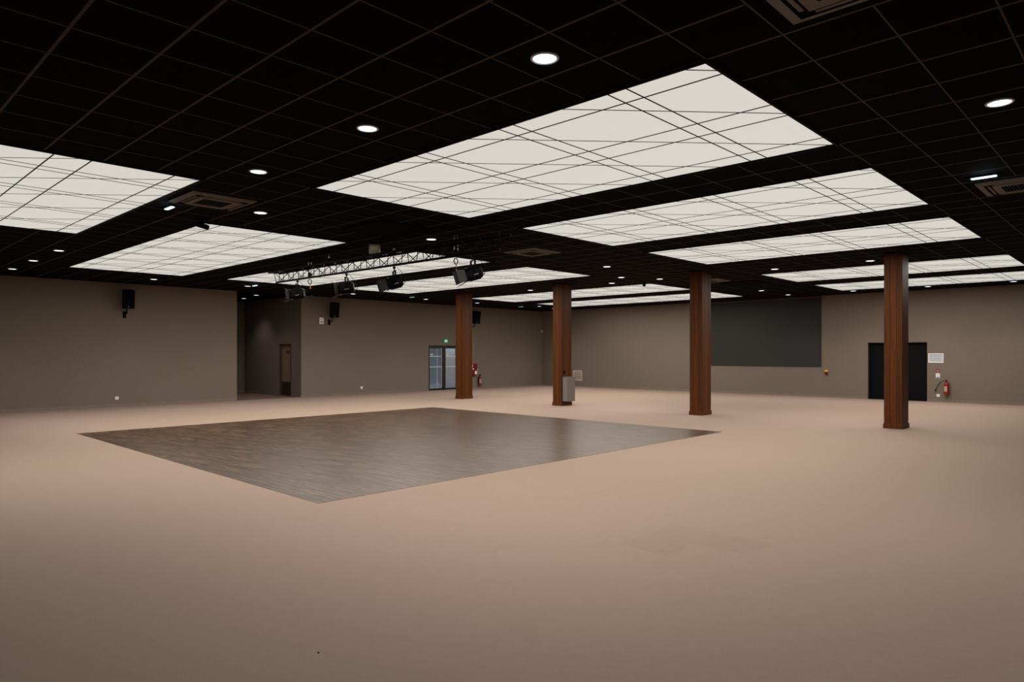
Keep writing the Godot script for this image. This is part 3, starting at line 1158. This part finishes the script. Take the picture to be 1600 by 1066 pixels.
# local +Z is the way the lamp points; yaw 0 points to +Z of the world
func spotlight(at: Vector3, yaw: float, tilt: float, label: String, side_open: float) -> void:
	var n := thing("stage_spotlight", label, "spotlight", at, "spotlights on the truss")
	n.rotation.y = yaw
	var m := mb()
	cbox(m, Vector3(0, -0.028, 0), Vector3(0.05, 0.05, 0.05), 0.006)
	cyl(m, Vector3(0, -0.02, 0), Vector3(0, -0.10, 0), 0.012, 0.012, 8)
	cyl(m, Vector3(0.02, -0.03, 0), Vector3(0.075, -0.03, 0), 0.008, 0.008, 6)
	obj("clamp", m, M.truss, n)
	m = mb()
	box(m, Vector3(0, -0.10, 0), Vector3(0.29, 0.014, 0.035))
	for s in [-1.0, 1.0]:
		box(m, Vector3(s * 0.138, -0.22, 0), Vector3(0.012, 0.25, 0.035))
	obj("yoke", m, M.truss, n)
	var turn := Basis(Vector3.RIGHT, tilt)
	var o := Vector3(0, -0.335, 0)
	m = mb()
	# ribbed housing: octagonal shell, wider at the front
	var sec := func(z: float, rx: float, ry: float) -> Array:
		var out := []
		for q in [[-0.5, 1], [0.5, 1], [1, 0.5], [1, -0.5], [0.5, -1], [-0.5, -1], [-1, -0.5], [-1, 0.5]]:
			out.append(o + turn * Vector3(q[0] * rx, q[1] * ry, z))
		return out
	var rings := [sec.call(-0.17, 0.085, 0.09), sec.call(-0.13, 0.115, 0.125), sec.call(0.10, 0.12, 0.13), sec.call(0.11, 0.105, 0.11), sec.call(0.16, 0.105, 0.11)]
	for j in rings.size() - 1:
		for q in 8:
			var a: Vector3 = rings[j][q]
			var b: Vector3 = rings[j][(q + 1) % 8]
			var c: Vector3 = rings[j + 1][(q + 1) % 8]
			var d: Vector3 = rings[j + 1][q]
			var nn := (b - a).cross(d - a).normalized()
			if nn.dot((a + c) / 2 - o) < 0:
				nn = -nn
			quad(m, a, b, c, d, nn)
	for q in range(1, 7):
		tri(m, rings[0][0], rings[0][q], rings[0][q + 1], turn * Vector3(0, 0, -1), Vector2.ZERO, Vector2.RIGHT, Vector2.DOWN, Color.WHITE)
	for j in 5:
		box(m, o + turn * Vector3(0, 0.132, -0.10 + 0.04 * j), Vector3(0.10, 0.012, 0.010), turn)
		box(m, o + turn * Vector3(0, -0.132, -0.10 + 0.04 * j), Vector3(0.10, 0.012, 0.010), turn)
	obj("housing", m, M.lamp_black, n)
	m = mb()
	lathe(m, o + turn * Vector3(0, 0, 0.13), turn.z, [Vector2(0.10, 0.0), Vector2(0.075, 0.012), Vector2(0.04, 0.02), Vector2(0.0, 0.023)], 20)
	obj("front_lens", m, M.fresnel, n)
	# barn doors
	m = mb()
	for s in [-1.0, 1.0]:
		box(m, o + turn * Vector3(s * 0.115, 0, 0.165), Vector3(0.02, 0.25, 0.012), turn)
		box(m, o + turn * Vector3(0, s * 0.115, 0.165), Vector3(0.21, 0.02, 0.012), turn)
	var bd := obj("barn_door_frame", m, M.lamp_black, n)
	for j in 4:
		m = mb()
		var b := turn * Basis(Vector3.BACK, j * PI / 2)
		var open := [0.42, side_open, 0.30, side_open][j] as float
		var fl := b * Basis(Vector3.RIGHT, -open)
		prism(m, o + b * Vector3(0, 0.118, 0.172), Basis(fl.x, fl.z, -fl.y), [Vector2(-0.10, 0), Vector2(0.10, 0), Vector2(0.125, 0.16), Vector2(-0.125, 0.16)], 0.003)
		obj("barn_door", m, M.door_flap, bd)
	# rear handle, knobs, maker's lettering and cable
	m = mb()
	var hp := []
	for j in 9:
		var a := -PI / 2 + PI * j / 8.0
		hp.append(o + turn * Vector3(0, 0.08 * sin(a), -0.17 - 0.07 * cos(a)))
	tube(m, hp, 0.007, 5)
	obj("rear_handle", m, M.truss, n)
	for s in [-1.0, 1.0]:
		m = mb()
		cyl(m, o + Vector3(s * 0.12, 0, 0), o + Vector3(s * 0.175, 0, 0), 0.024, 0.022, 8)
		obj("tilt_knob", m, M.truss, n)
		m = mb()
		for j in 4:
			box(m, o + turn * Vector3(s * 0.1195, -0.035, -0.05 + 0.022 * j), Vector3(0.003, 0.016 if j % 2 == 0 else 0.010, 0.012), turn)
		obj("marking", m, M.white, n)
	m = mb()
	var cp := []
	for j in 10:
		var t := j / 9.0
		cp.append(Vector3(0.05 * sin(t * 5.0), -0.02 - 0.29 * t, -0.05 - 0.14 * sin(t * PI * 0.7)))
	tube(m, cp, 0.005, 5)
	obj("power_cord", m, M.black, n)


# ---------------------------------------------------------------- things on the walls

func loudspeaker(at: Vector3, yaw: float, label: String) -> void:
	# at: the point of the wall behind the foot of the bracket
	var n := thing("loudspeaker", label, "loudspeaker", at, "wall loudspeakers")
	var m := mb()
	cbox(m, Vector3(0, 0, 0.012), Vector3(0.10, 0.22, 0.024), 0.004)
	obj("wall_plate", m, M.black, n)
	m = mb()
	cyl(m, Vector3(0, 0.0, 0.02), Vector3(0, 0.05, 0.26), 0.022, 0.022, 8)
	cyl(m, Vector3(0, 0.05, 0.26), Vector3(0, 0.42, 0.27), 0.02, 0.02, 8)
	obj("bracket", m, M.black, n)
	var t := Basis(Vector3.UP, yaw) * Basis(Vector3.RIGHT, 0.17)
	var o := Vector3(0.02, 0.50, 0.33)
	m = mb()
	# cabinet: trapezoid in plan
	var tb := Basis(t.x, t.z, -t.y)
	prism(m, o + t.y * 0.30, tb, [Vector2(-0.18, 0.17), Vector2(0.18, 0.17), Vector2(0.12, -0.16), Vector2(-0.12, -0.16)], 0.60)
	obj("cabinet", m, M.black, n)
	m = mb()
	cbox(m, o + t * Vector3(0, 0, 0.176), Vector3(0.33, 0.56, 0.012), 0.004, t)
	var fg := obj("front_grille", m, M.black, n)
	m = mb()
	cbox(m, o + t * Vector3(0.0, -0.235, 0.185), Vector3(0.035, 0.03, 0.006), 0.002, t)
	obj("badge", m, M.steel, fg)

func socket(at: Vector3, turn: Basis, label: String) -> void:
	var n := thing("wall_socket", label, "socket", at)
	n.basis = turn
	var m := mb()
	cbox(m, Vector3(0, 0, 0.006), Vector3(0.10, 0.10, 0.012), 0.003)
	obj("cover_plate", m, M.white, n)
	m = mb()
	cyl(m, Vector3(0, 0, 0.012), Vector3(0, 0, 0.0135), 0.03, 0.03, 14)
	obj("socket_insert", m, M.trim_white, n)

func extinguisher(at: Vector3, turn: Basis, label: String, hose_side: float) -> void:
	var n := thing("fire_extinguisher", label, "extinguisher", at)
	n.basis = turn
	var m := mb()
	lathe(m, Vector3(0, 0, 0.10), Vector3.UP, [Vector2(0.0, 0.0), Vector2(0.062, 0.0), Vector2(0.08, 0.015), Vector2(0.083, 0.03), Vector2(0.083, 0.40), Vector2(0.072, 0.445), Vector2(0.04, 0.475), Vector2(0.022, 0.485)], 20)
	var cy := obj("cylinder", m, M.red, n)
	m = mb()
	lathe(m, Vector3(0, 0, 0.10), Vector3.UP, [Vector2(0.0845, 0.13), Vector2(0.0845, 0.33)], 20)
	var half := mb()
	for k in range(-3, 4):
		var a := k * 0.2 - 0.35
		quad(half, Vector3(0.0845 * sin(a - 0.1), 0.14, 0.10 + 0.0845 * cos(a - 0.1)), Vector3(0.0845 * sin(a + 0.1), 0.14, 0.10 + 0.0845 * cos(a + 0.1)), Vector3(0.0845 * sin(a + 0.1), 0.33, 0.10 + 0.0845 * cos(a + 0.1)), Vector3(0.0845 * sin(a - 0.1), 0.33, 0.10 + 0.0845 * cos(a - 0.1)), Vector3(sin(a), 0, cos(a)))
	obj("instruction_label", half, M.conduit, cy)
	m = mb()
	cyl(m, Vector3(0, 0.48, 0.10), Vector3(0, 0.53, 0.10), 0.022, 0.02, 10)
	box(m, Vector3(0, 0.545, 0.13), Vector3(0.03, 0.014, 0.13), Basis(Vector3.RIGHT, -0.3))
	box(m, Vector3(0, 0.52, 0.14), Vector3(0.025, 0.010, 0.10), Basis(Vector3.RIGHT, 0.15))
	obj("valve_handle", m, M.metal_dark, n)
	m = mb()
	var pts := []
	if hose_side != 0.0:
		for j in 13:
			var t := j / 12.0
			pts.append(Vector3(hose_side * (0.02 + 0.34 * t), 0.51 + 0.05 * sin(t * 2.2) - 0.36 * t * t, 0.10 - 0.06 * t))
	else:
		for j in 13:
			var t := j / 12.0
			pts.append(Vector3(-0.02 - 0.085 * sin(t * PI), 0.51 - 0.40 * t, 0.10))
	tube(m, pts, 0.011, 6)
	cyl(m, pts[12], pts[12] + Vector3(0.0, -0.05, 0), 0.018, 0.024, 8)
	obj("hose", m, M.black, n)
	m = mb()
	box(m, Vector3(0, 0.40, 0.01), Vector3(0.05, 0.12, 0.02))
	obj("wall_hook", m, M.metal_dark, n)

func wall_things() -> void:
	var L := Basis.IDENTITY                       # faces +Z, on wall_left
	var R := Basis(Vector3.UP, -PI / 2)           # faces -X, on wall_right
	loudspeaker(Vector3(7.42, 3.02, ZW), -0.25, "black wall loudspeaker alone on the long blank wall")
	loudspeaker(Vector3(15.05, 3.02, ZW), -0.25, "black wall loudspeaker between the corridor and the glazed door")
	loudspeaker(Vector3(22.98, 3.02, ZW), -0.25, "black wall loudspeaker behind the column, above the red fire cabinet")
	socket(Vector3(7.2, 0.28, ZW), L, "white wall socket low on the long blank wall")
	socket(Vector3(16.62, 0.28, ZW), L, "white wall socket low between the corridor and the glazed door")
	socket(Vector3(XW, 0.23, -5.88), R, "white wall socket under the fire extinguisher hose beside the dark doors")

	# thermostat-like white box
	var n := thing("control_panel", "small white control box high on the wall beside the loudspeaker", "control box", Vector3(14.69, 3.07, ZW))
	var m := mb()
	cbox(m, Vector3(0, 0, 0.02), Vector3(0.19, 0.26, 0.04), 0.005)
	obj("casing", m, M.white, n)
	m = mb()
	box(m, Vector3(0, 0.06, 0.041), Vector3(0.08, 0.016, 0.003))
	obj("display_strip", m, M.grey, n)
	m = mb()
	box(m, Vector3(0, -0.05, 0.041), Vector3(0.11, 0.05, 0.003))
	obj("vent_strip", m, M.grey, n)

	# exit sign over the glazed door
	n = thing("exit_sign", "lit green exit sign above the glazed double door", "exit sign", Vector3(21.33, 2.34, ZW))
	m = mb()
	cbox(m, Vector3(0, 0, 0.02), Vector3(0.26, 0.17, 0.04), 0.004)
	var sg := glow(Color(0.03, 0.42, 0.30), 0.6)
	sg.albedo_color = Color(0.05, 0.45, 0.34)
	obj("sign_casing", m, sg, n)
	m = mb()
	for s in [-1.0, 1.0]:
		# a running figure and a doorway
		box(m, Vector3(s * 0.045 + 0.004, 0.035, 0.0415), Vector3(0.022, 0.022, 0.003))
		box(m, Vector3(s * 0.045, 0.0, 0.0415), Vector3(0.03, 0.05, 0.003))
		box(m, Vector3(s * 0.045 - 0.012, -0.04, 0.0415), Vector3(0.014, 0.04, 0.003), Basis(Vector3.BACK, -0.3))
		box(m, Vector3(s * 0.045 + 0.014, -0.04, 0.0415), Vector3(0.014, 0.04, 0.003), Basis(Vector3.BACK, 0.3))
	obj("sign_pictogram", m, glow(Color(0.90, 1.0, 0.97), 0.8), n)
	var s := OmniLight3D.new()
	s.name = "sign_glow"
	s.light_color = Color(0.4, 0.95, 0.8)
	s.light_energy = 0.004
	s.omni_range = 30.0
	s.omni_attenuation = 2.0
	s.light_size = 0.1
	s.shadow_enabled = true
	s.position = Vector3(0, 0, 0.12)
	n.add_child(s)

	# fire cabinet, riser pipe and extinguisher behind the column
	n = thing("fire_cabinet", "red fire alarm cabinet on the wall behind the column", "cabinet", Vector3(23.05, 0.95, ZW))
	m = mb()
	cbox(m, Vector3(0, 0, 0.07), Vector3(0.52, 0.58, 0.14), 0.01)
	obj("body", m, M.red, n)
	m = mb()
	cbox(m, Vector3(-0.02, -0.02, 0.145), Vector3(0.44, 0.48, 0.012), 0.004)
	var dr := obj("door", m, M.red_dark, n)
	m = mb()
	box(m, Vector3(0.13, -0.16, 0.153), Vector3(0.14, 0.16, 0.004))
	obj("notice", m, M.white, dr)
	m = mb()
	box(m, Vector3(-0.05, 0.03, 0.153), Vector3(0.09, 0.05, 0.004))
	obj("notice", m, M.white, dr)
	m = mb()
	box(m, Vector3(-0.12, 0.18, 0.153), Vector3(0.07, 0.12, 0.004))
	obj("notice", m, M.white, dr)
	m = mb()
	cyl(m, Vector3(23.08, 1.24, ZW + 0.03), Vector3(23.08, 3.0, ZW + 0.03), 0.016, 0.016, 8)
	tag(obj("conduit", m, M.conduit), "pale vertical conduit rising from the red fire cabinet", "conduit")
	n = thing("safety_notice", "small white notice beside the red fire cabinet", "notice", Vector3(23.40, 0.92, ZW))
	m = mb()
	box(m, Vector3(0, 0, 0.004), Vector3(0.09, 0.15, 0.008))
	obj("notice_sheet", m, M.white, n)
	m = mb()
	box(m, Vector3(0, 0.045, 0.009), Vector3(0.06, 0.02, 0.002))
	obj("heading", m, M.red, n)
	extinguisher(Vector3(23.50, 0.13, ZW), L, "red fire extinguisher beside the red fire cabinet", 0.0)

	# wall_right
	m = mb()
	n = thing("wall_panel", "large black fabric panel on the upper part of the wall", "panel", Vector3(XW, 1.21, -12.4))
	cbox(m, Vector3(-0.02, 1.38, 0), Vector3(0.04, 2.76, 4.92), 0.006)
	obj("fabric", m, M.panel_black, n)
	m = mb()
	box(m, Vector3(-0.025, 2.79, 0), Vector3(0.05, 0.06, 4.92))
	obj("top_rail", m, M.brown_frame, n)
	n = thing("ventilation_grille", "pale louvred ventilation grille low on the wall behind the column", "grille", Vector3(XW, 0.58, -22.3))
	n.basis = R
	m = mb()
	for q in [-1.0, 1.0]:
		box(m, Vector3(q * 0.27, 0, 0.012), Vector3(0.04, 0.54, 0.024))
		box(m, Vector3(0, q * 0.25, 0.012), Vector3(0.50, 0.04, 0.024))
	obj("frame", m, M.grille, n)
	for j in 6:
		m = mb()
		box(m, Vector3(0, -0.19 + 0.076 * j, 0.014), Vector3(0.50, 0.062, 0.006), Basis(Vector3.RIGHT, 0.35))
		obj("slat", m, M.grille, n)
	m = mb()
	box(m, Vector3(0, 0, 0.002), Vector3(0.5, 0.5, 0.004))
	obj("backing", m, M.brown_frame, n)
	n = thing("call_point", "red fire alarm call point with yellow top beside the black panel", "call point", Vector3(XW, 0.98, -9.73))
	n.basis = R
	m = mb()
	cbox(m, Vector3(0, -0.03, 0.025), Vector3(0.12, 0.12, 0.05), 0.006)
	var cs := obj("casing", m, M.red_dark, n)
	m = mb()
	cbox(m, Vector3(0, 0.065, 0.025), Vector3(0.13, 0.06, 0.05), 0.006)
	obj("cover", m, M.yellow, n)
	m = mb()
	box(m, Vector3(0, -0.03, 0.051), Vector3(0.06, 0.05, 0.003))
	obj("button", m, M.black, cs)
	n = thing("evacuation_plan", "framed evacuation plan on the wall beside the dark doors", "plan", Vector3(XW, 1.575, -5.95))
	n.basis = R
	m = mb()
	for q in [-1.0, 1.0]:
		cbox(m, Vector3(q * 0.225, 0, 0.012), Vector3(0.028, 0.34, 0.024), 0.004)
		cbox(m, Vector3(0, q * 0.157, 0.012), Vector3(0.43, 0.028, 0.024), 0.004)
	obj("frame", m, M.white, n)
	m = mb()
	box(m, Vector3(0, 0, 0.006), Vector3(0.43, 0.30, 0.006))
	var sheet := plain(Color(1, 1, 1), 0.4)
	sheet.albedo_texture = plan_print()
	var so := obj("plan_sheet", plan_mesh(), sheet, n)
	so.position = Vector3(0, 0, 0.010)
	obj("backing", m, M.grey, n)
	n = thing("fire_sign", "small red and white fire sign above the extinguisher beside the doors", "sign", Vector3(XW, 1.00, -5.89))
	n.basis = R
	m = mb()
	box(m, Vector3(0, 0.10, 0.004), Vector3(0.13, 0.13, 0.008))
	obj("red_plate", m, M.red, n)
	m = mb()
	box(m, Vector3(0.0, 0.11, 0.009), Vector3(0.09, 0.045, 0.003))
	obj("white_mark", m, M.conduit, n)
	m = mb()
	box(m, Vector3(0, -0.06, 0.004), Vector3(0.13, 0.19, 0.008))
	obj("white_plate", m, M.white, n)
	m = mb()
	box(m, Vector3(0, -0.125, 0.009), Vector3(0.11, 0.05, 0.003))
	obj("blue_mark", m, M.blue_label, n)
	m = mb()
	for q in [-1.0, 1.0]:
		box(m, Vector3(q * 0.03, -0.02, 0.009), Vector3(0.018, 0.07, 0.003))
	obj("grey_marks", m, M.grey, n)
	extinguisher(Vector3(XW, 0.245, -5.60), R, "red fire extinguisher with long black hose beside the dark doors", -1.0)

	# corner sensor and ceiling detectors near the wall
	n = thing("corner_sensor", "small white motion sensor in the room corner", "sensor", Vector3(XW - 0.03, 2.95, ZW + 0.03))
	n.rotation.y = -PI / 4
	m = mb()
	cbox(m, Vector3(0, 0, 0.03), Vector3(0.06, 0.13, 0.05), 0.012)
	obj("casing", m, M.white, n)
	m = mb()
	cbox(m, Vector3(0, -0.02, 0.056), Vector3(0.04, 0.05, 0.006), 0.002)
	obj("window", m, M.trim_white, n)
	for q in [[Vector3(14.08, H, -24.5), "small grey camera under the ceiling beside the corridor opening"], [Vector3(27.95, H, -24.3), "small grey camera under the ceiling in the room corner"]]:
		n = thing("surveillance_camera", q[1], "camera", q[0])
		m = mb()
		cyl(m, Vector3.ZERO, Vector3(0, -0.03, 0), 0.05, 0.05, 12)
		obj("base", m, M.grey, n)
		m = mb()
		lathe(m, Vector3(0, -0.03, 0), Vector3.DOWN, [Vector2(0.045, 0.0), Vector2(0.045, 0.03), Vector2(0.03, 0.055), Vector2(0.0, 0.065)], 12)
		obj("dome", m, M.grey, n)

	# grey box and hook on the second column
	n = thing("waste_bin", "grey metal box fixed low on the side of the wooden column", "bin", Vector3(17.76, 0.14, -14.46))
	m = mb()
	cbox(m, Vector3(-0.02, 0.41, 0.11), Vector3(0.42, 0.80, 0.20), 0.008)
	obj("body", m, M.grey, n)
	m = mb()
	cbox(m, Vector3(-0.02, 0.815, 0.11), Vector3(0.43, 0.02, 0.21), 0.004)
	obj("lid", m, M.cassette, n)
	n = thing("coat_hook", "small black hook on the wooden column above the grey box", "hook", Vector3(17.62, 1.10, -14.46))
	m = mb()
	cbox(m, Vector3(0, 0, 0.006), Vector3(0.07, 0.07, 0.012), 0.003)
	obj("plate", m, M.black, n)
	m = mb()
	var pts := []
	for j in 9:
		var a := PI * j / 8.0
		pts.append(Vector3(0.035 * cos(a), 0.02 + 0.05 * sin(a), 0.03))
	tube(m, pts, 0.010, 6)
	obj("loop", m, M.black, n)

	# a crumb on the carpet
	m = mb()
	lathe(m, Vector3(2.09, 0.0, -3.56), Vector3.UP, [Vector2(0.0, 0.0), Vector2(0.006, 0.001), Vector2(0.005, 0.005), Vector2(0.0, 0.006)], 7)
	tag(obj("crumb", m, M.black), "tiny dark crumb lying on the open beige carpet", "crumb")


func plan_mesh() -> ArrayMesh:
	var m := mb()
	var a := Vector3(-0.205, -0.14, 0)
	var b := Vector3(0.205, 0.14, 0)
	tri(m, a, Vector3(b.x, a.y, 0), b, Vector3.BACK, Vector2(0, 1), Vector2(1, 1), Vector2(1, 0), Color.WHITE)
	tri(m, a, b, Vector3(a.x, b.y, 0), Vector3.BACK, Vector2(0, 1), Vector2(1, 0), Vector2(0, 0), Color.WHITE)
	return done(m)

func plan_print() -> ImageTexture:
	var im := Image.create(128, 96, false, Image.FORMAT_RGB8)
	im.fill(Color(0.70, 0.72, 0.76))
	var ink := Color(0.42, 0.44, 0.52)
	im.fill_rect(Rect2i(8, 6, 112, 6), Color(0.60, 0.62, 0.70))
	for q in [[14, 20, 100, 2], [14, 20, 2, 60], [112, 20, 2, 62], [14, 80, 100, 2], [50, 20, 2, 34], [50, 52, 40, 2], [88, 30, 2, 50], [30, 60, 20, 2], [64, 64, 2, 16]]:
		im.fill_rect(Rect2i(q[0], q[1], q[2], q[3]), ink)
	for q in [[20, 28], [70, 36], [98, 60], [34, 70]]:
		im.fill_rect(Rect2i(q[0], q[1], 6, 6), Color(0.45, 0.62, 0.50))
	return ImageTexture.create_from_image(im)
